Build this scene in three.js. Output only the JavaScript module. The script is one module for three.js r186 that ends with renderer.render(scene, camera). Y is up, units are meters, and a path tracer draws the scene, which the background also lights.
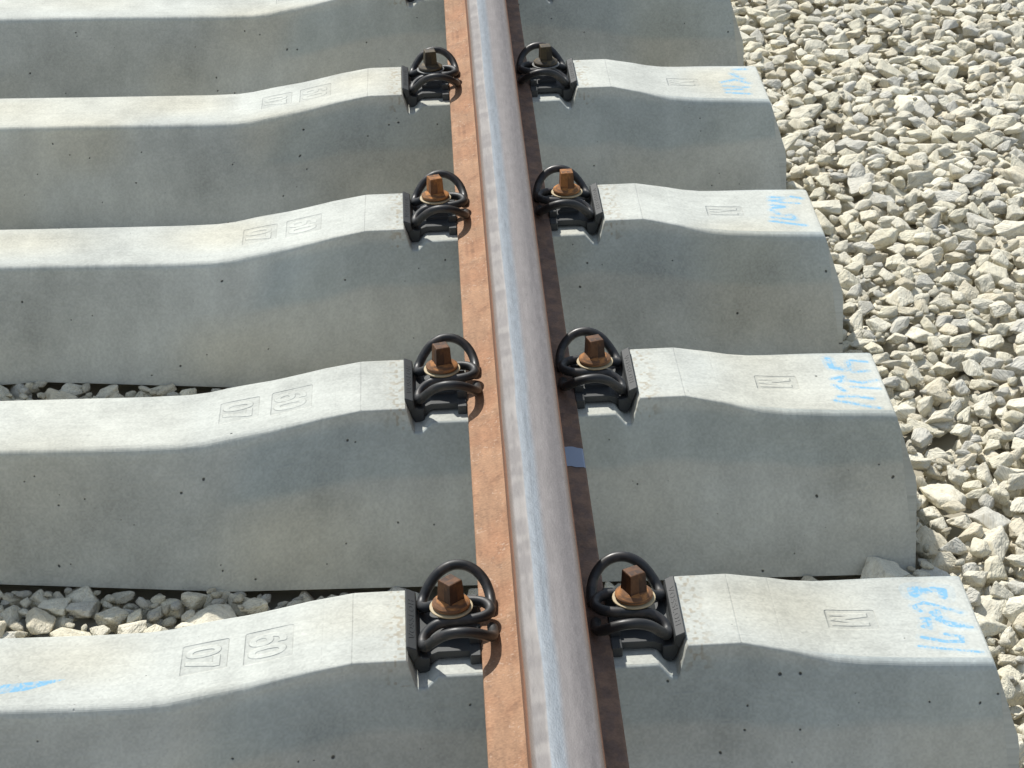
import * as THREE from 'three';
import { mergeGeometries, mergeVertices, toCreasedNormals } from 'three/addons/utils/BufferGeometryUtils.js';
import { RoundedBoxGeometry } from 'three/addons/geometries/RoundedBoxGeometry.js';
import { TextGeometry } from 'three/addons/geometries/TextGeometry.js';
import { FontLoader } from 'three/addons/loaders/FontLoader.js';

// ---------------------------------------------------------------- camera, sky, sun, exposure
const scene = new THREE.Scene();
const camera = new THREE.PerspectiveCamera(2 * Math.atan(384 / 2324.1) * 180 / Math.PI, 1024 / 768, 0.05, 2000);
camera.position.set(-0.1318, 1.5329, 2.2672);
camera.rotation.set(-0.4864, -0.042, -0.005, 'YXZ');
scene.add(camera);
const renderer = new THREE.WebGLRenderer({ antialias: true });
renderer.setSize(1024, 768);
renderer.toneMapping = THREE.LinearToneMapping;
renderer.toneMappingExposure = 1.1;
renderer.shadowMap.enabled = true;
const SKY_LEVEL = 0.62;
const SUN = new THREE.Vector3(-0.36, 1, -0.80).normalize();
{                                                              // clear summer sky: pale near the horizon and round the sun, light blue above
  const w = 256, h = 128, d = new Float32Array(w * h * 4), dir = new THREE.Vector3();
  for (let y = 0; y < h; y++) for (let x = 0; x < w; x++) {
    const el = ((y + 0.5) / h - 0.5) * Math.PI, az = ((x + 0.5) / w - 0.5) * 2 * Math.PI;
    dir.set(Math.cos(el) * Math.cos(az), Math.sin(el), Math.cos(el) * Math.sin(az));
    const t = Math.pow(Math.max(0, Math.sin(el)), 0.55), g = Math.max(0, dir.dot(SUN)), glow = 0.25 * Math.pow(g, 6) + 0.5 * Math.pow(g, 60);
    const o = (y * w + x) * 4, k = SKY_LEVEL;
    d[o] = k * (0.80 - 0.42 * t + glow); d[o + 1] = k * (0.86 - 0.36 * t + glow * 0.97); d[o + 2] = k * (0.90 - 0.20 * t + glow * 0.9); d[o + 3] = 1;
  }
  const t = new THREE.DataTexture(d, w, h, THREE.RGBAFormat, THREE.FloatType);
  t.mapping = THREE.EquirectangularReflectionMapping; t.magFilter = t.minFilter = THREE.LinearFilter; t.wrapS = THREE.RepeatWrapping; t.needsUpdate = true;
  scene.background = t; scene.environment = t;
}
const sun = new THREE.DirectionalLight(new THREE.Color(1, 0.965, 0.905), 4.4);
sun.position.copy(SUN).multiplyScalar(12); sun.target.position.set(0, 0, -1);
sun.position.add(sun.target.position);
sun.castShadow = true;
Object.assign(sun.shadow.camera, { left: -4, right: 4, top: 4, bottom: -4, near: 1, far: 30 });
sun.shadow.mapSize.set(4096, 4096); sun.shadow.bias = -0.0005;
scene.add(sun, sun.target);

// ---------------------------------------------------------------- helpers
let seed = 12345;
const rnd = () => { seed = (seed + 0x6d2b79f5) | 0; let t = Math.imul(seed ^ (seed >>> 15), 1 | seed); t = (t + Math.imul(t ^ (t >>> 7), 61 | t)) ^ t; return ((t ^ (t >>> 14)) >>> 0) / 4294967296; };
const rr = (a, b) => a + (b - a) * rnd();
const clamp = (v, a = 0, b = 1) => Math.max(a, Math.min(b, v));
const sstep = (a, b, x) => { const t = clamp((x - a) / (b - a)); return t * t * (3 - 2 * t); };
const HN = 256, hash = new Float32Array(HN * HN);
for (let i = 0; i < HN * HN; i++) hash[i] = rnd();
function vnoise(x, y) {                                   // smooth value noise, 0..1, period 256
  const xi = Math.floor(x), yi = Math.floor(y); let fx = x - xi, fy = y - yi;
  fx = fx * fx * (3 - 2 * fx); fy = fy * fy * (3 - 2 * fy);
  const x0 = xi & 255, x1 = (xi + 1) & 255, y0 = (yi & 255) << 8, y1 = ((yi + 1) & 255) << 8;
  const a = hash[y0 + x0], b = hash[y0 + x1], c = hash[y1 + x0], d = hash[y1 + x1];
  return a + (b - a) * fx + (c - a) * fy + (a - b - c + d) * fx * fy;
}
function fbm(x, y, o = 4) { let s = 0, a = 0.5, n = 0; for (let i = 0; i < o; i++) { s += a * vnoise(x + i * 17.3, y + i * 9.1); n += a; a *= 0.5; x *= 2.03; y *= 2.03; } return s / n; }
const enc = (v) => { v = clamp(v); return 255 * (v <= 0.0031308 ? 12.92 * v : 1.055 * Math.pow(v, 1 / 2.4) - 0.055); };
const ENC = new Uint8Array(4097); for (let i = 0; i <= 4096; i++) ENC[i] = Math.round(enc(i / 4096));
const e8 = (v) => ENC[v <= 0 ? 0 : v >= 1 ? 4096 : (v * 4096) | 0];
function tex(w, h, data, srgb, wrap = THREE.RepeatWrapping) {
  const t = new THREE.DataTexture(data, w, h, THREE.RGBAFormat);
  t.magFilter = THREE.LinearFilter; t.minFilter = THREE.LinearMipmapLinearFilter; t.generateMipmaps = true;
  t.wrapS = t.wrapT = wrap; if (srgb) t.colorSpace = THREE.SRGBColorSpace; t.needsUpdate = true; return t;
}
function paint(w, h, f, srgb, wrap) {                      // f(x, y, out[3]) with linear colours (or heights)
  const d = new Uint8Array(w * h * 4), o = [0, 0, 0];
  for (let y = 0, i = 0; y < h; y++) for (let x = 0; x < w; x++, i += 4) {
    f(x, y, o);
    for (let c = 0; c < 3; c++) d[i + c] = srgb ? e8(o[c]) : clamp(o[c]) * 255;
    d[i + 3] = 255;
  }
  return tex(w, h, d, srgb, wrap);
}
const used = {};
function numbered(name) { const n = used[name] ?? 0; used[name] = n + 1; return n ? `${name}_${String(n).padStart(3, '0')}` : name; }
function mesh(name, geo, mat, parent) { const m = new THREE.Mesh(geo, mat); m.name = parent === scene ? numbered(name) : name; m.castShadow = m.receiveShadow = true; parent.add(m); return m; }
function thing(name, label, category, group) { const g = new THREE.Group(); g.name = numbered(name); g.userData = { label, category }; if (group) g.userData.group = group; scene.add(g); return g; }
const lerpTable = (T, x) => {
  if (x <= T[0][0]) return T[0][1];
  for (let i = 1; i < T.length; i++) if (x <= T[i][0]) { const [a, p] = T[i - 1], [b, q] = T[i]; return p + (q - p) * (x - a) / (b - a); }
  return T[T.length - 1][1];
};

// ---------------------------------------------------------------- ground
const SP = 0.6, CANT = 0.025, YB = -0.218, SLEEPER_YAW = 0.0062;
const gravelMat = new THREE.MeshStandardMaterial({ color: new THREE.Color().setRGB(0.42, 0.39, 0.31), roughness: 1 });
{
  const g = new THREE.PlaneGeometry(600, 600); g.rotateX(-Math.PI / 2);
  const m = mesh('ground', g, gravelMat, scene); m.position.y = -0.34; m.userData = { kind: 'structure', label: 'pale stony ground under the track bed' };
}

// ---------------------------------------------------------------- concrete sleepers
const XM = -0.7535, XE = 0.513;
const PROFILE = [[-0.7535, -0.0305], [-0.53, -0.0305], [-0.47, -0.029], [-0.44, -0.0255], [-0.405, -0.018], [-0.35, -0.0075], [-0.275, 0.0095], [-0.223, 0.019], [-0.1612, 0.0205],
  [-0.151, -0.012], [-0.140, -0.012], [-0.126, 0.0010], [0.126, 0.0073], [0.140, -0.007], [0.149, -0.007], [0.1583, 0.0285], [0.2217, 0.030], [0.274, 0.0205], [0.301, 0.0145], [0.33, 0.0100], [0.36, 0.008], [0.41, 0.0068], [0.513, 0.0045]];
const RECESS = [[-0.1612, 0.0205], [0.1583, 0.0285]];
const WBOT = [[-0.7535, 0.113], [-0.41, 0.151], [0.513, 0.153]];
const WTOP = [[-0.7535, 0.075], [-0.42, 0.0765], [-0.3, 0.0755], [-0.223, 0.0737], [0.2217, 0.0737], [0.29, 0.079], [0.36, 0.087], [0.42, 0.0915], [0.513, 0.0935]];
const FILLET = [[-0.7535, 0.0105], [-0.36, 0.0115], [-0.27, 0.005], [-0.22, 0.0028], [-0.162, 0.003], [-0.155, 0.0045], [0.155, 0.0045], [0.162, 0.003], [0.22, 0.0028], [0.275, 0.005], [0.33, 0.012], [0.513, 0.012]];
function sleeperGeometry() {
  const xs = new Set();
  for (let x = XM; x < XE - 0.012; x += 0.02) xs.add(+x.toFixed(4));
  for (const [x] of PROFILE) for (const d of Math.abs(x) < 0.17 ? [-0.0012, 0.0012] : Math.abs(x) < 0.28 ? [-0.002, 0.002] : [0]) xs.add(+(x + d).toFixed(4));
  xs.add(-0.409); xs.add(-0.411);
  let list = [...xs].filter((x) => x >= XM && x < XE - 0.008).sort((a, b) => a - b);
  list = [...list, XE - 0.008, XE - 0.0035, XE - 0.001, XE];
  const NZ = 9, NF = 8, NS = 20;
  const row = (x) => {
    const inRec = x > RECESS[0][0] && x < RECESS[1][0];
    let y = lerpTable(PROFILE, x);
    const yRef = inRec ? lerpTable(RECESS, x) : y, wb = lerpTable(WBOT, x);
    const endDrop = x > XE - 0.0081 ? [0, 0.0008, 0.003, 0.008][Math.min(3, Math.max(0, [XE - 0.008, XE - 0.0035, XE - 0.001, XE].findIndex((q) => Math.abs(q - x) < 1e-6)))] : 0;
    y -= endDrop;
    const wRef = lerpTable(WTOP, x), sl = (wb - wRef) / (yRef - YB);
    const w = wRef + sl * (yRef - y), r = lerpTable(FILLET, x);
    const sd = Math.hypot(sl, 1), sdz = sl / sd, sdy = -1 / sd;
    const side = (rad) => {                               // from the bottom up to the fillet's end on top, as (z, y)
      const out = [], bz = w + rad * sdz, by = y + rad * sdy;
      for (let i = 0; i < NS; i++) { const t = i / NS; out.push([wb + (bz - wb) * t, YB + (by - YB) * t]); }
      for (let i = 0; i <= NF; i++) { const t = i / NF, a = (1 - t) * (1 - t), b = 2 * t * (1 - t), c = t * t; out.push([a * bz + b * w + c * (w - rad), a * by + b * y + c * y]); }
      return out;
    };
    const rBack = r * (1 - 0.6 * Math.max(sstep(0.24, 0.34, x), 1 - sstep(-0.4, -0.3, x))), half = side(r), halfB = side(rBack);
    const pts = [];
    const shear = (yy) => { const d = Math.max(0, y - yy), e = 0.335 * d, f = 0.0295 + 0.01 * (d - 0.085), k = sstep(0.082, 0.090, d); return x + sstep(0.40, XE - 0.008, x) * (e * (1 - k) + f * k); };   // the end leans out for the upper part and then stands upright
    const V = (z, yy, side, r) => { const vv = z >= w - r && yy < y - 1e-6 ? 0.4 - wRef - Math.hypot(z - wRef, yRef - yy) : 0.4 - Math.min(z, wRef); return side > 0 ? vv : 0.8 - vv; };
    for (const [z, yy] of half) pts.push([shear(yy), yy, z, V(z, yy, 1, r)]);
    const zt = w - r, zb = w - rBack;
    for (let i = 1; i < NZ; i++) { const z = zt - (zt + zb) * i / NZ; pts.push([x, y, z, 0.4 - z]); }
    for (let i = halfB.length - 1; i >= 0; i--) { const [z, yy] = halfB[i]; pts.push([shear(yy), yy, -z, V(z, yy, -1, rBack)]); }
    return pts;
  };
  const rows = list.map(row), n = rows[0].length, pos = [], uv = [];
  const tri = (a, b, c) => { for (const p of [a, b, c]) { pos.push(p[0], p[1], p[2]); uv.push(p[4] ?? (p[0] + 1.05) / 1.61, p[3] / 0.8); } };
  for (let i = 0; i + 1 < rows.length; i++) for (let j = 0; j + 1 < n; j++) {
    const a = rows[i][j], b = rows[i + 1][j], c = rows[i + 1][j + 1], d = rows[i][j + 1];
    tri(a, b, c); tri(a, c, d);
  }
  const full = pos.length / 3;
  // the other half of the sleeper is its mirror image about the track's centre line
  const P2 = [], U2 = [];
  for (let i = 0; i < full; i += 3) for (const k of [0, 2, 1]) { const q = i + k; P2.push(2 * XM - pos[q * 3], pos[q * 3 + 1], pos[q * 3 + 2]); U2.push((2 * XM - pos[q * 3] + 1.05) / 1.61, uv[q * 2 + 1]); }
  // end caps
  const capPos = [], capUv = [], last = rows[rows.length - 1];
  for (let j = 1; j + 1 < n; j++) for (const p of [last[0], last[j], last[j + 1]]) { capPos.push(p[0], p[1], p[2]); capUv.push(0.2 + p[2] / 1.61, (0.25 + p[1]) / 0.8); }
  const cap2 = [], cap2u = [];
  for (let i = 0; i < capPos.length / 3; i += 3) for (const k of [0, 2, 1]) { const q = i + k; cap2.push(2 * XM - capPos[q * 3], capPos[q * 3 + 1], capPos[q * 3 + 2]); cap2u.push(capUv[q * 2], capUv[q * 2 + 1]); }
  const g = new THREE.BufferGeometry();
  g.setAttribute('position', new THREE.Float32BufferAttribute([...pos, ...P2, ...capPos, ...cap2], 3));
  g.setAttribute('uv', new THREE.Float32BufferAttribute([...uv, ...U2, ...capUv, ...cap2u], 2));
  return toCreasedNormals(g, 0.17);
}
const TW = 2048, TH = 1024, PXM = TW / 1.61, PYM = TH / 0.8;
const CX = (x) => (x + 1.05) * PXM, CY = (z) => TH - (0.4 - z) * PYM;             // place on a sleeper's top -> canvas pixel
// concrete base fields shared by all sleepers
const baseTone = new Float32Array(TW * TH), baseH = new Float32Array(TW * TH);
for (let y = 0, i = 0; y < TH; y++) for (let x = 0; x < TW; x++, i++) {
  const u = x / PXM, v = y / PYM;
  const big = fbm(u * 5, v * 7, 4), mid = fbm(u * 28 + 7, v * 22, 4), fine = vnoise(u * 420, v * 420), streak = vnoise(u * 60, v * 6 + 31);
  baseTone[i] = 1 + 0.42 * (big - 0.5) + 0.25 * (mid - 0.5) + 0.18 * (fine - 0.5) + 0.06 * (vnoise(u * 190 + 3, v * 150) - 0.5) + 0.05 * (streak - 0.5);
  baseH[i] = 0.5 + 0.03 * (vnoise(u * 30, v * 260) - 0.5) + 0.030 * (mid - 0.5) + 0.035 * (fine - 0.5) + 0.035 * (vnoise(u * 160, v * 160) - 0.5);
}
const TOP0 = TH - (0.4 + 0.1) * PYM, TOP1 = TH - (0.4 - 0.1) * PYM;
function concreteMaterial(k, crayon, blueSmear) {
  const cv = document.createElement('canvas'); cv.width = TW; cv.height = TH;
  const c = cv.getContext('2d');
  // heights: mid grey is the surface, darker is deeper
  c.fillStyle = '#000'; c.fillRect(0, 0, TW, TH);
  const stamp = (x0, x1, z0, z1, text, depth) => {
    const X0 = CX(x0), X1 = CX(x1), Y0 = CY(z0), Y1 = CY(z1);
    c.fillStyle = `rgba(255,0,0,${depth})`; c.beginPath(); c.roundRect(X0, Y0, X1 - X0, Y1 - Y0, 4); c.fill();
    c.save(); c.translate((X0 + X1) / 2, (Y0 + Y1) / 2); c.rotate(Math.PI / 2);
    c.strokeStyle = 'rgb(0,0,0)'; c.fillStyle = 'rgb(0,0,0)'; c.font = '54px sans-serif'; c.textAlign = 'center'; c.textBaseline = 'middle';
    const wd = c.measureText(text).width; c.scale((Y1 - Y0) * 0.76 / wd, (X1 - X0) * 0.95 / 54); c.lineWidth = 5; c.strokeText(text, 0, 3); c.restore();
  };
  const j = (a) => (((Math.sin(k * 91.7 + a * 37.1) * 43758.5) % 1) + 1) % 1 - 0.5;
  stamp(-0.423 + j(1) * 0.006, -0.368 + j(1) * 0.006, -0.030, 0.030, '07', 0.95);
  stamp(-0.351 + j(2) * 0.006, -0.294 + j(2) * 0.006, -0.031, 0.034, '60', 0.95);
  stamp(0.332 + j(3) * 0.006, 0.391 + j(3) * 0.006, -0.018, 0.022, 'M', 0.9);
  c.lineWidth = 1.2; c.strokeStyle = 'rgba(255,0,0,.55)';                        // seams left by the mould
  for (const x of [-0.223, -0.258, 0.2217, 0.272]) { c.strokeStyle = Math.abs(x) < 0.23 ? 'rgba(255,0,0,.6)' : 'rgba(255,0,0,.2)'; c.beginPath(); c.moveTo(CX(x), CY(-0.075)); c.lineTo(CX(x) + j(4) * 4, CY(0.075)); c.stroke(); }
  c.globalCompositeOperation = 'lighter';
  const pores = 340, rp = (() => { let s = 777 + k * 131; return () => { s = (s * 1664525 + 1013904223) >>> 0; return s / 4294967296; }; })();
  for (let i = 0; i < pores; i++) {                                               // air holes, mostly on the sides
    const r = 0.35 + Math.pow(rp(), 6) * 2.0, x = rp() * TW; let y = rp() * TH; if (y > TOP0 && y < TOP1 && rp() < 0.8) y = TOP1 + rp() * 300;
    c.fillStyle = 'rgb(0,255,0)'; c.beginPath(); c.ellipse(x, y, r * (1 + rp() * 0.5), r, rp() * 3, 0, 7); c.fill();
  }
  if (crayon || blueSmear) {
    c.strokeStyle = 'rgb(0,0,255)'; c.fillStyle = 'rgb(0,0,255)'; c.lineCap = c.lineJoin = 'round';
    for (const s of crayon || []) { c.strokeStyle = `rgba(0,0,255,${k ? 0.28 : 0.12})`; c.lineWidth = s.w * 3.6; c.beginPath(); s.p.forEach(([x, z], i) => (i ? c.lineTo(CX(x), CY(z)) : c.moveTo(CX(x), CY(z)))); c.stroke(); c.strokeStyle = 'rgb(0,0,255)'; c.lineWidth = s.w * (k ? 1.6 : 1.3); c.beginPath(); s.p.forEach(([x, z], i) => (i ? c.lineTo(CX(x), CY(z)) : c.moveTo(CX(x), CY(z)))); c.stroke(); }
    for (const s of blueSmear || []) { c.beginPath(); s.forEach(([x, z], i) => (i ? c.lineTo(CX(x), CY(z)) : c.moveTo(CX(x), CY(z)))); c.fill(); }
  }
  const src = c.getImageData(0, 0, TW, TH).data, col = new Uint8Array(TW * TH * 4), hgt = new Uint8Array(TW * TH * 4);
  const dx = (k * 613) % TW, dy = 0, ox = k * 13.7;
  for (let y = 0; y < TH; y++) {
    const yo = TH - 1 - y;                                                          // a DataTexture's first row is v = 0
    const onTop = sstep(TOP0 - 6, TOP0 + 30, y) * (1 - sstep(TOP1 - 30, TOP1 + 6, y));
    for (let x = 0; x < TW; x++) {
      const s = (y * TW + x) * 4, o = (yo * TW + x) * 4, b = y * TW + ((x + dx) % (2 * TW) < TW ? (x + dx) % TW : TW - 1 - ((x + dx) % TW));
      const red = src[s] / 255 * clamp(0.5 + 0.8 * vnoise(x * 0.045 + ox, y * 0.05)), hole = src[s + 1] / 255, blue = src[s + 2] / 255;
      const u = x / PXM, v = y / PYM;
      let t = baseTone[b];
      const lv = fbm(u * 3 + ox, v * 3.5, 2);
      t *= 0.90 + 0.2 * lv;
      const warm = clamp((vnoise(u * 6 + ox, v * 8 + 3) - 0.45) * 2.2) * 0.05;
      let r = 0.462 * t * (1 + warm), g = 0.475 * t, bl = 0.441 * t * (1 - warm * 1.6);
      {                                                                             // a cooler, darker band on the upper sides, with an uneven lower limit
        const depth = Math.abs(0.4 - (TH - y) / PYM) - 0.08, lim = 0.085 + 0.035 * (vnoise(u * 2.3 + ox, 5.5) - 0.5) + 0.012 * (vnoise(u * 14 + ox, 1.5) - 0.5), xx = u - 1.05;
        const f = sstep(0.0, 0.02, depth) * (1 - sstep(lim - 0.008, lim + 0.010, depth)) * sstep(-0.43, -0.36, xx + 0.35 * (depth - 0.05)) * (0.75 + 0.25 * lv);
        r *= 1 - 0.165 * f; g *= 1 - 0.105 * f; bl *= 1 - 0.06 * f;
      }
      if (onTop > 0) {                                                              // the top is lighter and lightly stained
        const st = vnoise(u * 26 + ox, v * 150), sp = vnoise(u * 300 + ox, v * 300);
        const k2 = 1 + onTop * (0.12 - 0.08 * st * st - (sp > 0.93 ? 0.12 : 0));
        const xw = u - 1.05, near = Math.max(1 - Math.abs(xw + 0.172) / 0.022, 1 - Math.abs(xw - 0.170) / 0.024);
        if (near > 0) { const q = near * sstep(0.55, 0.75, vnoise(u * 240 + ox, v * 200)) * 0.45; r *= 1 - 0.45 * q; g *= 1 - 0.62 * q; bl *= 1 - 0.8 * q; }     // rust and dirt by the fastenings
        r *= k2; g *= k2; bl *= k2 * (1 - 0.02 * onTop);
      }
      const dk = 1 - 0.82 * hole; r *= dk; g *= dk; bl *= dk;
      const rd = 1 - 0.10 * red; r *= rd; g *= rd; bl *= rd;
      if (blue > 0.02) {
        const grain = sstep(0.30, 0.62, vnoise(u * 520 + ox, v * 300) * 0.55 + vnoise(u * 120, v * 150) * 0.45);
        const a = blue * (0.30 + 0.50 * grain);
        r += (0.135 - r) * a; g += (0.42 - g) * a; bl += (0.66 - bl) * a;
      }
      col[o] = e8(r); col[o + 1] = e8(g); col[o + 2] = e8(bl); col[o + 3] = 255;
      const h = baseH[b] - 0.26 * red - 0.30 * hole;
      hgt[o] = hgt[o + 1] = hgt[o + 2] = clamp(h) * 255; hgt[o + 3] = 255;
    }
  }
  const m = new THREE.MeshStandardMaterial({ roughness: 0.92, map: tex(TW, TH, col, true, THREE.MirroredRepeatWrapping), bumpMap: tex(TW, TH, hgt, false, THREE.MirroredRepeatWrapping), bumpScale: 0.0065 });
  m.name = 'concrete';
  return m;
}
const W = (w, ...p) => ({ w, p });
const CRAYON = [
  [W(11, [0.447, -0.05], [0.446, -0.062], [0.455, -0.063], [0.463, -0.058], [0.472, -0.062], [0.483, -0.059], [0.481, -0.045]), W(8, [0.447, -0.048], [0.454, -0.054]),
    W(6, [0.442, -0.023], [0.447, -0.015]), W(6, [0.443, -0.026], [0.455, -0.033], [0.471, -0.025], [0.495, -0.01]), W(8, [0.46, -0.011], [0.467, -0.002], [0.467, -0.015], [0.462, -0.007]),
    W(8, [0.465, 0.003], [0.477, 0.015], [0.487, 0.017]), W(6, [0.47, 0.007], [0.5, 0.021]), W(5, [0.445, 0.001], [0.453, 0.001], [0.446, 0.008], [0.453, 0.012], [0.443, 0.018], [0.452, 0.022], [0.454, 0.003]),
    W(6, [0.467, 0.034], [0.484, 0.04], [0.483, 0.05], [0.462, 0.049], [0.438, 0.04]), W(4.5, [0.431, 0.058], [0.463, 0.065], [0.502, 0.072])],
  [W(7, [0.444, -0.072], [0.446, -0.045], [0.46, -0.04]), W(5, [0.473, -0.063], [0.471, -0.039]), W(4, [0.478, -0.067], [0.499, -0.062]), W(4, [0.475, -0.031], [0.496, -0.034]),
    W(5, [0.442, -0.01], [0.456, -0.017], [0.45, -0.002]), W(4.5, [0.463, -0.005], [0.48, 0.002], [0.503, -0.005]), W(5, [0.441, 0.009], [0.451, 0.025]), W(3.5, [0.463, 0.014], [0.502, 0.02]),
    W(4.5, [0.434, 0.054], [0.462, 0.065], [0.491, 0.077]), W(4.5, [0.441, 0.043], [0.462, 0.042], [0.486, 0.049])],
  [W(6, [0.447, -0.058], [0.468, -0.054], [0.457, -0.043], [0.444, -0.043]), W(5, [0.481, -0.06], [0.497, -0.053]), W(6, [0.444, -0.025], [0.463, -0.018], [0.445, -0.013]), W(5, [0.439, -0.004], [0.449, 0.011]),
    W(5, [0.437, 0.025], [0.474, 0.036], [0.47, 0.015], [0.46, 0.017]), W(5, [0.433, 0.04], [0.485, 0.057]), W(4, [0.46, -0.036], [0.489, -0.032])],
  [W(6, [0.467, -0.071], [0.487, -0.074]), W(7, [0.461, -0.048], [0.475, -0.023]), W(6, [0.436, -0.002], [0.46, -0.016], [0.485, 0.001]), W(5, [0.437, 0.017], [0.48, 0.024]), W(5, [0.438, 0.052], [0.478, 0.058]), W(5, [0.437, 0.036], [0.467, 0.034])],
];
const sleeperGeo = sleeperGeometry();
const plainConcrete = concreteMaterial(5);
const SLEEPERS = [
  [0, 'nearest concrete sleeper, at the bottom of the picture, with clear blue figures on its end'],
  [1, 'second concrete sleeper from the bottom, with smudged blue crayon on its end'],
  [2, 'third concrete sleeper from the bottom, with faint blue crayon on its end'],
  [3, 'fourth concrete sleeper from the bottom, with a small pale blue scribble'],
  [4, 'farthest concrete sleeper, at the top edge of the picture, without blue crayon'],
];
const TILT = [0, -0.004, -0.004, -0.007, -0.009], SHIFT = [0, 0.001, 0.001, -0.001, 0];          // no two sleepers lie quite alike
for (const [n, label] of SLEEPERS) {
  const t = thing('concrete_sleeper', label, 'railway sleeper', 'concrete sleepers under the rail');
  t.position.set(SHIFT[n], 0, -SP * n); t.rotation.set(0, SLEEPER_YAW, TILT[n]);
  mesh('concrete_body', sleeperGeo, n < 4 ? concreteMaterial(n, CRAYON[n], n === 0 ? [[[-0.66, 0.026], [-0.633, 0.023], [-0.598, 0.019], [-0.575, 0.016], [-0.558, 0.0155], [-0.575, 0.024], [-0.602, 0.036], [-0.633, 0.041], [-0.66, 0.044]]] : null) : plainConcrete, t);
}

// ---------------------------------------------------------------- rail
const Z0 = 1.3, Z1 = -4.2;
function strip(points) {                                          // an open outline (x, y) drawn along the track; uv.x runs round the outline in metres, uv.y along the rail
  const pos = [], uv = []; let s = 0;
  const NZ = 12;
  for (let i = 0; i + 1 < points.length; i++) {
    const [ax, ay] = points[i], [bx, by] = points[i + 1], l = Math.hypot(bx - ax, by - ay);
    for (let k = 0; k < NZ; k++) {
      const za = Z0 + (Z1 - Z0) * k / NZ, zb = Z0 + (Z1 - Z0) * (k + 1) / NZ;
      const q = [[ax, ay, za, s], [bx, by, za, s + l], [bx, by, zb, s + l], [ax, ay, zb, s]];
      for (const m of [0, 1, 2, 0, 2, 3]) { const p = q[m]; pos.push(p[0], p[1], p[2]); uv.push(p[3], -p[2]); }
    }
    s += l;
  }
  const g = new THREE.BufferGeometry();
  g.setAttribute('position', new THREE.Float32BufferAttribute(pos, 3)); g.setAttribute('uv', new THREE.Float32BufferAttribute(uv, 2));
  return [toCreasedNormals(g, 0.6), s];
}
const footHalf = [[0, 0], [0.0715, 0], [0.074, 0.0008], [0.075, 0.003], [0.075, 0.009], [0.0742, 0.0108], [0.0722, 0.0122], [0.05, 0.0158], [0.036, 0.0197], [0.024, 0.0262], [0.0165, 0.033]];
const webHalf = [[0.0165, 0.033], [0.0125, 0.040], [0.0095, 0.052], [0.00825, 0.075], [0.0085, 0.098], [0.0105, 0.109], [0.0155, 0.1165]];
const headHalf = [[0.0155, 0.1165], [0.022, 0.1195], [0.0345, 0.1232], [0.0368, 0.1250], [0.0373, 0.1275], [0.0366, 0.157], [0.0357, 0.1605], [0.0334, 0.1643], [0.0298, 0.1672], [0.024, 0.1692], [0.016, 0.1708], [0.008, 0.1717], [0, 0.172]];
const rail = thing('rail', 'long steel rail with grey head and rusty foot, running across all the concrete sleepers', 'rail');
rail.position.set(0, 0.0052, 0); rail.rotation.z = Math.atan(CANT);
const rustTex = paint(512, 1024, (x, y, o) => {                    // 0.25 m x 0.5 m
  const u = x / 512, v = y / 1024;
  const a = fbm(u * 12, v * 20, 4), f = vnoise(u * 128 + 5, v * 256), st = vnoise(u * 60, v * 10), sp = vnoise(u * 100 + 50, v * 200), cl = sstep(0.45, 0.7, vnoise(u * 16 + 9, v * 26));
  let t = 0.82 + 0.30 * (a - 0.5) + 0.20 * (f - 0.5) + 0.2 * (st - 0.5);
  const y1 = sstep(0.35, 0.7, fbm(u * 7 + 21, v * 9, 3)); o[0] = (0.425 + 0.03 * y1) * t; o[1] = (0.225 + 0.04 * y1) * t; o[2] = (0.125 + 0.03 * y1) * t;
  const w = sstep(0.74, 0.90, sp) * cl * 0.5; o[0] += (0.55 - o[0]) * w; o[1] += (0.40 - o[1]) * w; o[2] += (0.30 - o[2]) * w;
  const d = sstep(0.62, 0.85, fbm(u * 30 + 3, v * 44, 3)) * 0.22; for (let c = 0; c < 3; c++) o[c] *= 1 - d;
}, true);
const rustBump = paint(512, 1024, (x, y, o) => { const u = x / 512, v = y / 1024; o[0] = o[1] = o[2] = 0.5 + 0.5 * (fbm(u * 90, v * 180, 3) - 0.5) + 0.2 * (vnoise(u * 24, v * 48) - 0.5); }, false);
for (const t of [rustTex, rustBump]) t.repeat.set(4, 2);
const rustMat = new THREE.MeshStandardMaterial({ map: rustTex, bumpMap: rustBump, bumpScale: 0.0012, roughness: 0.85 });
const brownTex = paint(512, 1024, (x, y, o) => {                   // the outer side of the foot: browner and darker than the inner side, with uneven patches
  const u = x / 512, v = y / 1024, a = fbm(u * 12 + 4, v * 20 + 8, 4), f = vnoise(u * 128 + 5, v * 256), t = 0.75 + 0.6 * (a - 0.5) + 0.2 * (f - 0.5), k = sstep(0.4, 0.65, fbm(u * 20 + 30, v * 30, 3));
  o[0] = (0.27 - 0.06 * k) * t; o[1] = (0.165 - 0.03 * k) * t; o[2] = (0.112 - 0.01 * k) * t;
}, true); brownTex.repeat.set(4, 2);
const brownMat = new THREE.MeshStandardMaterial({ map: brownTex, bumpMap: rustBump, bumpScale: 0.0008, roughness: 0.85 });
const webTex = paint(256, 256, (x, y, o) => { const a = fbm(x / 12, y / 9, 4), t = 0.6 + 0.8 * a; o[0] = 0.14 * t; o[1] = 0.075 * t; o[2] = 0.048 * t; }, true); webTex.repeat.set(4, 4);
const webMat = new THREE.MeshStandardMaterial({ map: webTex, roughness: 0.85 });
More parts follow.
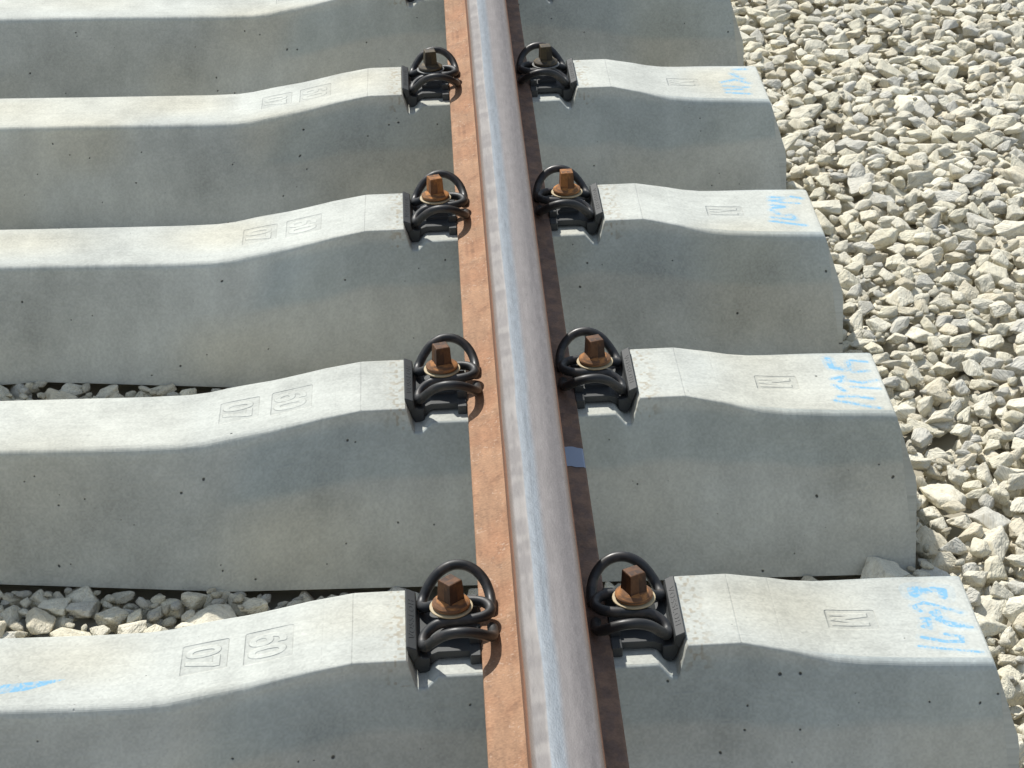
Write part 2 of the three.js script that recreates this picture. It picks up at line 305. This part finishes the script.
{
  const right = (h) => strip(h)[0], left = (h) => strip(h.slice().reverse().map(([x, y]) => [-x, y]))[0];
  mesh('rail_foot', left(footHalf), rustMat, rail);
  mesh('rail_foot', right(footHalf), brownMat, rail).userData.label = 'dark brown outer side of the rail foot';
  mesh('rail_web', mergeGeometries([right(webHalf), left(webHalf)]), webMat, rail);
  const outline = [...headHalf, ...headHalf.slice(0, -1).reverse().map(([x, y]) => [-x, y])];
  const [hg, len] = strip(outline);
  const HW = 256, HH = 2048, HL = 1.6;                              // the head's skin: across the whole outline, 1.6 m along
  const across = (x) => (x / HW) * len - len / 2;                   // metres from the crown, positive towards the track's inside (left)
  const skin = (x, y, o) => {
    const a = across(x), v = y / HH * HL, wob = (vnoise(v * 9, 3) - 0.5) * 0.0025, q = a + wob;
    const n1 = fbm(a * 260, v * 60, 3), n2 = vnoise(a * 700, v * 14 + 9), n3 = vnoise(a * 1400, v * 500);
    const t = 0.9 + 0.30 * (n1 - 0.5) + 0.10 * (n2 - 0.5) + 0.22 * (n3 - 0.5);
    const band = sstep(-0.003, 0.005, q) * (1 - sstep(0.0155, 0.0175, q));       // worn running band; its blue is sky reflection put into the colour
    const side = sstep(0.0355, 0.0395, Math.abs(q));                                // rusty sides of the head
    const cells = sstep(0.3, 0.8, vnoise(v * 62, 7.5) * 0.8 + 0.2 * vnoise(a * 500, v * 90));
    let r = 0.190 * t, g = 0.174 * t, b = 0.170 * t;
    if (q > 0.0165) { const k = (0.02 + 0.075 * cells) * (1 - sstep(0.030, 0.034, q)); r += k * 0.9; g += k * 0.86; b += k * 0.75; }
    r += (0.165 * t - r) * band; g += (0.190 * t - g) * band; b += (0.215 * t - b) * band;
    const rim = Math.exp(-Math.pow((q - 0.0172) / 0.0011, 2)) * (0.02 + 0.035 * vnoise(v * 40, 2)); r += rim; g += rim * 0.98; b += rim * 0.9;  // thin highlight along the edge of the band, put into the colour
    const edge = sstep(0.029, 0.036, Math.abs(q)) * (1 - side) * (0.35 + 0.3 * n1); r += (0.27 - r) * edge; g += (0.20 - g) * edge; b += (0.15 - b) * edge;
    r += (0.25 * t - r) * side; g += (0.115 * t - g) * side; b += (0.062 * t - b) * side;
    o[0] = r; o[1] = g; o[2] = b; return [band, side, n3];
  };
  const headMap = paint(HW, HH, skin, true), tmp = [0, 0, 0];
  const headRM = paint(HW, HH, (x, y, o) => { const [band, side, n] = skin(x, y, tmp); o[0] = 0; o[1] = clamp(0.66 - 0.10 * band + 0.25 * side + 0.1 * (n - 0.5)); o[2] = 0.12 * (1 - side) + 0.15 * band; }, false);
  const headB = paint(HW, HH, (x, y, o) => { const a = across(x), v = y / HH * HL; o[0] = o[1] = o[2] = 0.5 + 0.4 * (vnoise(a * 1300, v * 420) - 0.5) + 0.3 * (fbm(a * 200, v * 60, 2) - 0.5); }, false);
  for (const t of [headMap, headRM, headB]) { t.repeat.set(1 / len, 1 / HL); t.wrapT = THREE.MirroredRepeatWrapping; }
  mesh('rail_head', hg, new THREE.MeshStandardMaterial({ map: headMap, roughnessMap: headRM, metalnessMap: headRM, roughness: 1, metalness: 1, bumpMap: headB, bumpScale: 0.0003 }), rail);
  // a dab of grey-blue paint on the foot, right of the web
  const pg = new THREE.BufferGeometry(), pp = [], up = footHalf.slice(5, 10).flatMap(([x, y], i, l) => (i + 1 < l.length ? [0, 0.25, 0.5, 0.75].map((t) => [x + (l[i + 1][0] - x) * t, y + (l[i + 1][1] - y) * t]) : [[x, y]])), px = [];
  for (let i = 0; i + 1 < up.length; i++) { const [a, b] = up[i], [c, d] = up[i + 1], e = 0.0007; const A = (t) => -0.354 + 0.0012 * Math.sin(t * 410 + 1), B = (t) => -0.406 + 0.0015 * Math.sin(t * 290); for (const q of [[a, b, A(a)], [a, b, B(a)], [c, d, B(c)], [a, b, A(a)], [c, d, B(c)], [c, d, A(c)]]) { pp.push(q[0] + e * 0.3, q[1] + e, q[2]); px.push(q[0], q[2]); } }
  pg.setAttribute('position', new THREE.Float32BufferAttribute(pp, 3)); pg.setAttribute('uv', new THREE.Float32BufferAttribute(px, 2)); pg.computeVertexNormals();
  const pm = mesh('paint_mark', pg, new THREE.MeshStandardMaterial({ color: new THREE.Color().setRGB(0.27, 0.33, 0.44), roughness: 0.5 }), rail);
  pm.userData.label = 'grey-blue dab of paint on the rail foot, right side';
}

// ---------------------------------------------------------------- rail fastenings
const font = await new FontLoader().loadAsync('fonts/droid/droid_sans_bold.typeface.json');
const mottle = paint(256, 256, (x, y, o) => { const a = fbm(x / 22, y / 22, 4), t = 0.55 + 0.9 * a; o[0] = t * 0.9; o[1] = t * 0.9; o[2] = t * 0.9; }, false);
const clipTex = paint(256, 256, (x, y, o) => { const a = fbm(x / 14, y / 14, 4), b = sstep(0.55, 0.75, fbm(x / 30 + 9, y / 30, 3)); o[0] = 0.017 + 0.012 * a + 0.028 * b; o[1] = 0.018 + 0.012 * a + 0.021 * b; o[2] = 0.019 + 0.012 * a + 0.016 * b; }, true);
const clipMat = new THREE.MeshStandardMaterial({ map: clipTex, roughness: 0.55, roughnessMap: mottle });
const plateMat = new THREE.MeshStandardMaterial({ color: new THREE.Color().setRGB(0.042, 0.046, 0.047), roughness: 0.55 });
const rustBlot = paint(256, 256, (x, y, o) => { const a = fbm(x / 10, y / 10, 4), b = sstep(0.42, 0.66, fbm(x / 34 + 3, y / 34 + 8, 3)); const t = 0.6 + 0.8 * a; o[0] = (0.17 + 0.20 * b) * t; o[1] = (0.094 + 0.088 * b) * t; o[2] = (0.054 + 0.020 * b) * t; }, true);
const screwMats = [
  new THREE.MeshStandardMaterial({ map: rustBlot, color: new THREE.Color(0.34, 0.31, 0.31), roughness: 0.7, metalness: 0.15 }),    // dull brown
  new THREE.MeshStandardMaterial({ map: rustBlot, color: new THREE.Color(0.95, 0.80, 0.58), roughness: 0.8 }),                       // bright orange rust
  new THREE.MeshStandardMaterial({ map: rustBlot, color: new THREE.Color(0.2, 0.3, 0.36), roughness: 0.6, metalness: 0.2 }),     // blackened
];
const flangeMats = [
  new THREE.MeshStandardMaterial({ map: rustBlot, color: new THREE.Color(1.0, 0.9, 0.74), roughness: 0.85 }),
  new THREE.MeshStandardMaterial({ map: rustBlot, color: new THREE.Color(1.25, 1.1, 0.8), roughness: 0.85 }),
  new THREE.MeshStandardMaterial({ map: rustBlot, color: new THREE.Color(0.28, 0.42, 0.5), roughness: 0.7 }),
];
const washerMat = new THREE.MeshStandardMaterial({ color: new THREE.Color().setRGB(0.50, 0.40, 0.24), roughness: 0.6 });
const washerGrey = new THREE.MeshStandardMaterial({ color: new THREE.Color().setRGB(0.18, 0.18, 0.17), roughness: 0.5 });

// the spring clip: one bent bar, as seen from the rail: u outward from the foot's edge, y up
const half = [[-0.0130, 0.0318, 0], [-0.0110, 0.0322, 0.0085], [-0.005, 0.0325, 0.0150], [0.005, 0.0324, 0.0188], [0.018, 0.0318, 0.0200], [0.036, 0.0312, 0.0203], [0.050, 0.0285, 0.0212], [0.0610, 0.0225, 0.0255], [0.0665, 0.0180, 0.0325],
  [0.0675, 0.0160, 0.0410], [0.0650, 0.0190, 0.0515], [0.0575, 0.0300, 0.0610], [0.0450, 0.0430, 0.0680], [0.0300, 0.0495, 0.0715], [0.0150, 0.0490, 0.0715], [0.0020, 0.0435, 0.0675], [-0.0080, 0.0345, 0.0590], [-0.0130, 0.0262, 0.0470], [-0.0145, 0.0215, 0.0330], [-0.0140, 0.0198, 0.0190]];
const v3 = (p, s) => new THREE.Vector3(p[0], p[1], p[2] * s);
const barCurve = new THREE.CatmullRomCurve3([...half.slice(1).reverse().map((p) => v3(p, -1)), ...half.map((p) => v3(p, 1))], false, 'centripetal');
const BAR = 0.0063;
const barGeo = mergeGeometries([new THREE.TubeGeometry(barCurve, 170, BAR, 14, false), ...[0, 1].map((e) => {
  const g = new THREE.CylinderGeometry(BAR * 0.78, BAR, 0.0022, 14, 1); g.translate(0, 0.0011, 0);
  const t = barCurve.getTangent(e).multiplyScalar(e ? 1 : -1), p = barCurve.getPoint(e); g.applyQuaternion(new THREE.Quaternion().setFromUnitVectors(new THREE.Vector3(0, 1, 0), t)); g.translate(p.x, p.y, p.z); return g;
})]);
{ const u = barGeo.attributes.uv; for (let i = 0; i < u.count; i++) u.setXY(i, u.getX(i) * 4, u.getY(i) * 0.5); }
// the guide plate
const extr = (pts, z0, z1, bev = 0.0008) => {
  const s = new THREE.Shape(pts.map(([a, b]) => new THREE.Vector2(a, b)));
  const g = new THREE.ExtrudeGeometry(s, { depth: z1 - z0 - 2 * bev, bevelEnabled: true, bevelThickness: bev, bevelSize: bev, bevelOffset: -bev, bevelSegments: 1, curveSegments: 4 });
  g.translate(0, 0, z0 + bev); return g;
};
const S0 = -0.0006;
const plateBody = extr([[0.003, S0 + 0.003], [0.048, S0 + 0.003], [0.064, -0.009], [0.071, -0.012], [0.078, -0.004], [0.0815, 0.012], [0.0775, 0.012], [0.0715, 0.0085], [0.060, 0.0075], [0.050, 0.0115], [0.003, 0.0115]], -0.052, 0.052);
const rim = extr([[0.0775, 0.006], [0.0800, 0.006], [0.0858, 0.0225], [0.0862, 0.0255], [0.0848, 0.0268], [0.0752, 0.0225], [0.0740, 0.0205], [0.0735, 0.012]], -0.061, 0.061, 0.001);
const lowRim = extr([[0.060, -0.011], [0.0725, -0.013], [0.0775, -0.004], [0.0805, 0.008], [0.0745, 0.014], [0.071, 0.0085], [0.060, 0.0075]], -0.058, 0.058, 0.001);
const teeth = [];
for (const s of [-1, 1]) for (const [a, b, top] of [[0.022, 0.0395, 0.0225], [0.0415, 0.064, 0.0125]]) {
  const g = new RoundedBoxGeometry(0.0125, top - S0, b - a, 2, 0.0014); g.translate(0.0072, (top + S0) / 2, s * (a + b) / 2); teeth.push(g);
}
const ribs = [-0.0235, 0.0235].map((z) => { const g = new RoundedBoxGeometry(0.034, 0.006, 0.004, 1, 0.001); g.translate(0.033, 0.0135, z); return g; });
const nonIdx = (g) => (g.index ? g.toNonIndexed() : g);
const plateGeo = mergeGeometries([plateBody, rim, lowRim, ...teeth, ...ribs].map(nonIdx));
const textGeo = new TextGeometry('VOSSLOH', { font, size: 0.0068, depth: 0.0005, curveSegments: 3, bevelEnabled: false });
textGeo.computeBoundingBox(); textGeo.translate(-textGeo.boundingBox.max.x / 2, -textGeo.boundingBox.max.y / 2, 0);
textGeo.scale(2.0, 1, 1); textGeo.rotateX(-Math.PI / 2); textGeo.rotateY(-Math.PI / 2);         // lies flat, its top away from the rail
textGeo.rotateZ(Math.atan2(0.0043, 0.0096)); textGeo.translate(0.0801, 0.0246, 0);
// the screw: square head, flange, washer
const headShape = new THREE.Shape([[-1, -1], [1, -1], [1, 1], [-1, 1]].map(([a, b]) => new THREE.Vector2(a * 0.0088, b * 0.0088)));
const screwHead = new THREE.ExtrudeGeometry(headShape, { depth: 0.034, bevelEnabled: true, bevelThickness: 0.0018, bevelSize: 0.0018, bevelSegments: 2 });
screwHead.rotateX(-Math.PI / 2);
{ const p = screwHead.attributes.position; for (let i = 0; i < p.count; i++) { const k = 1.10 - 0.16 * clamp(p.getY(i) / 0.034); p.setX(i, p.getX(i) * k); p.setZ(i, p.getZ(i) * k); } }
screwHead.computeVertexNormals();
{ const u = screwHead.attributes.uv; for (let i = 0; i < u.count; i++) u.setXY(i, u.getX(i) * 9, u.getY(i) * 9); }
const lathe = (pts) => new THREE.LatheGeometry(pts.map(([a, b]) => new THREE.Vector2(a, b)), 32);
const flangeGeo = lathe([[0.0005, 0.0105], [0.013, 0.0105], [0.0155, 0.0095], [0.0205, 0.0062], [0.0222, 0.005], [0.0225, 0.003], [0.0222, 0.0022]].reverse());
const washerGeo = lathe([[0.012, 0.0024], [0.0246, 0.0024], [0.0254, 0.0017], [0.0254, 0.0006], [0.0246, 0], [0.012, 0]].reverse());

function fastening() {
  const t = new THREE.Group();
  const pl = mesh('guide_plate', plateGeo, plateMat, t);
  mesh('raised_lettering', textGeo, plateMat, pl);
  mesh('spring_clip', barGeo, clipMat, t);
  const sc = mesh('screw', flangeGeo, flangeMats[0], t); sc.position.set(0.0325, 0.0372 + 0.0024, 0);
  mesh('screw_head', screwHead, screwMats[0], sc);
  const ws = mesh('washer', washerGeo, washerMat, sc); ws.position.y = -0.0022;
  return t;
}
const proto = fastening();
const WHERE = ['nearest sleeper', 'second sleeper', 'third sleeper', 'fourth sleeper', ''];
const SCREWLOOK = ['dull brown screw', 'brown rusty screw', 'orange rusty screw', 'blackened screw', ''];
// [sleeper, side, screw look, turn of the screw's head]
const FIX = [[0, -1, 0, 0.72], [0, 1, 0, 0.45], [1, -1, 0, 0.28], [1, 1, 0, 0.30], [2, -1, 1, 0.30], [2, 1, 1, 0.05], [3, -1, 2, 0.15], [3, 1, 2, 0.1], [4, -1, 2, 0.3], [4, 1, 2, 0.1]];
for (const [n, side, look, turn] of FIX) {
  const t = n === 0 && side < 0 ? proto : proto.clone();
  t.name = numbered('rail_fastening'); scene.add(t);
  t.position.set(side * 0.075 - (side > 0 ? 0.002 : 0), CANT * side * 0.075 + 0.005, -SP * n - 0.003);
  t.rotation.order = 'ZYX'; t.rotation.set(0, side > 0 ? SLEEPER_YAW : Math.PI + SLEEPER_YAW, Math.atan(CANT));
  const which = side < 0 ? 'left' : 'right';
  t.userData = {
    label: n < 4 ? `black clip fastening with ${SCREWLOOK[n]}, ${which} of the rail on the ${WHERE[n]}` : `black clip fastening cut off at the top edge, ${which} of the rail`,
    category: 'rail fastening', group: 'spring clip fastenings along the rail',
  };
  const sc = t.getObjectByName('screw'); sc.material = flangeMats[look]; sc.rotation.y = turn;
  sc.getObjectByName('screw_head').material = screwMats[look];
  if (look === 2) sc.getObjectByName('washer').material = washerGrey;
}

// ---------------------------------------------------------------- ballast
const stoneTex = paint(512, 512, (x, y, o) => {
  const p = x / 512, q = y / 512, a = fbm(p * 14, q * 14, 4), f = vnoise(p * 128, q * 128), s = sstep(0.6, 0.8, fbm(p * 26 + 40, q * 26, 3));
  const t = 0.93 + 0.34 * (a - 0.5) + 0.16 * (f - 0.5) - 0.13 * s; o[0] = t; o[1] = t * (0.985 - 0.02 * s); o[2] = t * (0.955 - 0.05 * s);
}, true);
const stoneBump = paint(512, 512, (x, y, o) => { const p = x / 512, q = y / 512; const a = fbm(p * 36, q * 36, 4), b = Math.abs(fbm(p * 18 + 9, q * 18, 3) - 0.5) * 2; o[0] = o[1] = o[2] = 0.75 * a + 0.25 * b; }, false);
for (const t of [stoneTex, stoneBump]) t.repeat.set(9, 9);
const TONES = [[0.79, 0.75, 0.605], [0.76, 0.72, 0.575], [0.81, 0.78, 0.655], [0.71, 0.68, 0.565], [0.64, 0.625, 0.555], [0.72, 0.665, 0.525], [0.79, 0.75, 0.62]];
const stoneMats = TONES.map(([r, g, b]) => new THREE.MeshStandardMaterial({ color: new THREE.Color().setRGB(r, g, b), map: stoneTex, bumpMap: stoneBump, bumpScale: 0.0030, roughness: 0.95 }));
const looseMat = new THREE.MeshStandardMaterial({ vertexColors: true, map: stoneTex, bumpMap: stoneBump, bumpScale: 0.0030, roughness: 0.95 });

function stoneShape(detail, planes, wobble) {                       // crushed stone: a ball cut by planes, its edges a little worn
  let g = new THREE.IcosahedronGeometry(1, detail); g.deleteAttribute('uv'); g.deleteAttribute('normal'); g = mergeVertices(g, 1e-5);
  const p = g.attributes.position, v = new THREE.Vector3(), uv = [];
  for (let i = 0; i < p.count; i++) {
    v.fromBufferAttribute(p, i).normalize();
    let s = 0; for (const [n, d] of planes) { const q = n.dot(v) / d; if (q > 0) s += Math.pow(q, 30); }
    let r = Math.pow(s, -1 / 30);
    r *= 1 + 0.24 * (fbm(v.x * 2.6 + wobble, v.y * 2.6 + v.z * 1.9 + 40, 5) - 0.5);
    v.multiplyScalar(r); p.setXYZ(i, v.x, v.y, v.z);
  }
  g.computeBoundingBox(); const c = g.boundingBox.getCenter(new THREE.Vector3()), e = g.boundingBox.getSize(new THREE.Vector3());
  g.translate(-c.x, -c.y, -c.z); g.scale(2 / e.x, 2 / e.y, 2 / e.z);
  for (let i = 0; i < p.count; i++) uv.push((p.getX(i) + 0.43 * p.getY(i)) * 0.025 + wobble, (p.getZ(i) + 0.61 * p.getY(i)) * 0.025 + wobble * 0.7);
  g.setAttribute('uv', new THREE.Float32BufferAttribute(uv, 2));
  g.computeVertexNormals(); return g;
}
const SHAPES = [], MID = [], LOW = [];
for (let i = 0; i < 28; i++) {
  const planes = [], N = 8 + Math.floor(rnd() * 5);
  for (let k = 0; k < N; k++) { const z = 1 - 2 * (k + 0.5) / N, a = k * 2.39996 + rr(-0.5, 0.5), s = Math.sqrt(1 - z * z); planes.push([new THREE.Vector3(s * Math.cos(a) + rr(-0.25, 0.25), z + rr(-0.25, 0.25), s * Math.sin(a) + rr(-0.25, 0.25)).normalize(), rr(0.62, 1.0)]); }
  SHAPES.push(stoneShape(8, planes, i * 3.1)); MID.push(stoneShape(4, planes, i * 3.1)); LOW.push(stoneShape(1, planes, i * 3.1));
}
// drop stones one after another on a height map until the bed is full
const CELL = 0.005, GX0 = -1.5, GX1 = 1.55, GZ0 = -3.4, GZ1 = 0.55, GW = Math.round((GX1 - GX0) / CELL), GH = Math.round((GZ1 - GZ0) / CELL);
const Hm = new Float32Array(GW * GH).fill(-0.252), owner = new Int32Array(GW * GH).fill(-1);
const sleeperAt = (x, z) => {
  if (x > 0.556) return false;
  const k = Math.round(-z / SP), zz = z + k * SP + 0.0062 * x; if (k < 0 || k > 4) return false;
  return Math.abs(zz) < lerpTable(WBOT, x < XM ? 2 * XM - x : x) + 0.004;
};
for (let j = 0; j < GH; j++) for (let i = 0; i < GW; i++) if (sleeperAt(GX0 + (i + 0.5) * CELL, GZ0 + (j + 0.5) * CELL)) Hm[j * GW + i] = 9;
const stones = [];
const level = (x, z) => (x > 0.5 ? -0.200 + 0.016 * (fbm(x * 3 + 5, z * 3 + 20, 2) - 0.5) + 0.018 * sstep(0.6, 0.95, x) : x > -0.36 ? -0.219 : -0.211);
function drop(x, z, small) {
  const L = small ? rr(0.006, 0.0125) : 0.0180 + 0.0290 * Math.pow(rnd(), 1.6);
  const a = L, b = L * rr(0.52, 0.9), c = L * rr(0.38, 0.70), yaw = rr(0, Math.PI), cs = Math.cos(yaw), sn = Math.sin(yaw);
  const R = Math.ceil(a / CELL), ci = Math.floor((x - GX0) / CELL), cj = Math.floor((z - GZ0) / CELL);
  if (ci < R || cj < R || ci >= GW - R || cj >= GH - R) return null;
  let y = -9; const cells = [];
  for (let dj = -R; dj <= R; dj++) for (let di = -R; di <= R; di++) {
    const px = di * CELL, pz = dj * CELL, q = ((px * cs + pz * sn) / a) ** 2 + ((pz * cs - px * sn) / b) ** 2;
    if (q >= 1) continue;
    const k = (cj + dj) * GW + ci + di, s = Math.sqrt(1 - q);
    if (Hm[k] > 5) { if (q < 0.1) return null; continue; }
    cells.push(k, s); if (q < 0.8) y = Math.max(y, Hm[k] + c * s * 0.74);
  }
  return { x, y, z, a, b, c, yaw, cells };
}
function settle(x0, x1, z0, z1, count, maxTries, small) {
  for (let n = 0; n < count; n++) {
    let best = null;
    for (let t = 0; t < maxTries; t++) {
      const x = rr(x0, x1), z = rr(z0, z1); if (sleeperAt(x, z)) continue;
      const d = drop(x, z, small); if (!d) continue;
      d.over = d.y + d.c * 0.75 - level(x, z);
      if (!best || d.over < best.over) best = d;
    }
    if (!best || best.over > 0.002) continue;
    const id = stones.length; stones.push(best);
    for (let i = 0; i < best.cells.length; i += 2) { const k = best.cells[i], h = best.y + best.c * 0.88 * best.cells[i + 1]; if (h > Hm[k]) { Hm[k] = h; owner[k] = id; } }
    best.cells = null;
  }
}
settle(0.545, 1.53, -3.38, 0.53, 11000, 5);
for (let k = -1; k < 5; k++) settle(-1.45, 0.56, -SP * k - 0.5, -SP * k - 0.1, 2400, 4);
settle(0.545, 1.4, -3.2, 0.4, 1800, 6, true);                   // chips and grit in the hollows
for (let k = 0; k < 2; k++) settle(-1.0, 0.56, -SP * k - 0.5, -SP * k - 0.1, 1100, 4, true);
// how much of the picture each stone shows
camera.updateMatrixWorld(true); camera.updateProjectionMatrix();
const pv = new THREE.Vector3();
for (const s of stones) s.show = 0;
for (let j = 0; j < GH; j++) for (let i = 0; i < GW; i++) {
  const id = owner[j * GW + i]; if (id < 0) continue;
  const x = GX0 + (i + 0.5) * CELL, z = GZ0 + (j + 0.5) * CELL;
  pv.set(x, Hm[j * GW + i], z); const d = pv.distanceTo(camera.position); pv.project(camera);
  stones[id].any = 1;
  if (Math.abs(pv.x) > 1.02 || Math.abs(pv.y) > 1.02) continue;
  if (x < 0.545) {                                                 // between sleepers: hidden where the sleeper in front stands in the line of sight
    const k = Math.round(-z / SP - 0.5), zb = -SP * k - 0.074, t = (zb - z) / (camera.position.z - z), yy = Hm[j * GW + i] + (camera.position.y - Hm[j * GW + i]) * t;
    const xx = x + (camera.position.x - x) * t; if (k >= 0 && yy < lerpTable(PROFILE, xx)) continue;
  }
  stones[id].show += 1 / (d * d);
}
const ballast = new THREE.Group(); ballast.name = 'ballast'; scene.add(ballast);
ballast.userData = { kind: 'structure', label: 'bed of broken cream limestone ballast beside and between the concrete sleepers' };
const bedGeo = new THREE.PlaneGeometry(14, 26, 1, 1); bedGeo.rotateX(-Math.PI / 2); bedGeo.translate(0, -0.250, -6);
mesh('fine_bed', bedGeo, gravelMat, ballast);
const order = stones.map((s, i) => i).sort((p, q) => stones[q].show - stones[p].show);
const chosen = new Set(order.slice(0, 300));
const quat = (s) => { const q = new THREE.Quaternion().setFromEuler(new THREE.Euler(rr(-0.27, 0.27), -s.yaw, rr(-0.27, 0.27), 'XYZ')); return q; };
const loose = [], TRIPOS = [];
let nLoose = 0, nShow = 0;
stones.forEach((s, i) => {
  const shape = Math.floor(rnd() * SHAPES.length), tone = Math.floor(Math.pow(rnd(), 0.8) * TONES.length), q = quat(s), up = rnd();
  if (!s.any) return;
  const m = new THREE.Matrix4().compose(new THREE.Vector3(s.x, s.y, s.z), q, new THREE.Vector3(s.a * 1.04, s.c * 1.04, s.b * 1.04));
  if (chosen.has(i)) {
    const o = mesh('ballast_stone', SHAPES[shape], stoneMats[tone], ballast); o.applyMatrix4(m);
    o.name = numbered('ballast_stone');
  } else {
    const g = (s.show > 0 && s.a > 0.0126 ? MID : LOW)[shape]; if (s.show > 0) nShow++; loose.push([g, m, tone]); nLoose++;
  }
});
{
  let nv = 0, ni = 0; for (const [g] of loose) { nv += g.attributes.position.count; ni += g.index.count; }
  const P = new Float32Array(nv * 3), N = new Float32Array(nv * 3), U = new Float32Array(nv * 2), C = new Float32Array(nv * 3), I = new Uint32Array(ni);
  let a = 0, b = 0; const p = new THREE.Vector3(), nm = new THREE.Matrix3();
  for (const [g, m, tone] of loose) {
    nm.getNormalMatrix(m); const k = rr(0.9, 1.08), t = TONES[tone], G = g.attributes, ou = rnd(), ov = rnd();
    for (let i = 0; i < G.position.count; i++) {
      p.fromBufferAttribute(G.position, i).applyMatrix4(m).toArray(P, (a + i) * 3);
      p.fromBufferAttribute(G.normal, i).applyMatrix3(nm).normalize().toArray(N, (a + i) * 3);
      U[(a + i) * 2] = G.uv.getX(i) + ou; U[(a + i) * 2 + 1] = G.uv.getY(i) + ov;
      for (let c = 0; c < 3; c++) C[(a + i) * 3 + c] = t[c] * k;
    }
    for (let i = 0; i < g.index.count; i++) I[b + i] = a + g.index.array[i];
    a += G.position.count; b += g.index.count;
  }
  const g = new THREE.BufferGeometry();
  g.setAttribute('position', new THREE.BufferAttribute(P, 3)); g.setAttribute('normal', new THREE.BufferAttribute(N, 3)); g.setAttribute('uv', new THREE.BufferAttribute(U, 2)); g.setAttribute('color', new THREE.BufferAttribute(C, 3)); g.setIndex(new THREE.BufferAttribute(I, 1));
  const m = mesh('small_ballast_stones', g, looseMat, ballast); m.userData.kind = 'stuff';
  console.log('stones', stones.length, 'loose', nLoose, 'in view', nShow, 'triangles', ni / 3);
}
renderer.render(scene, camera);
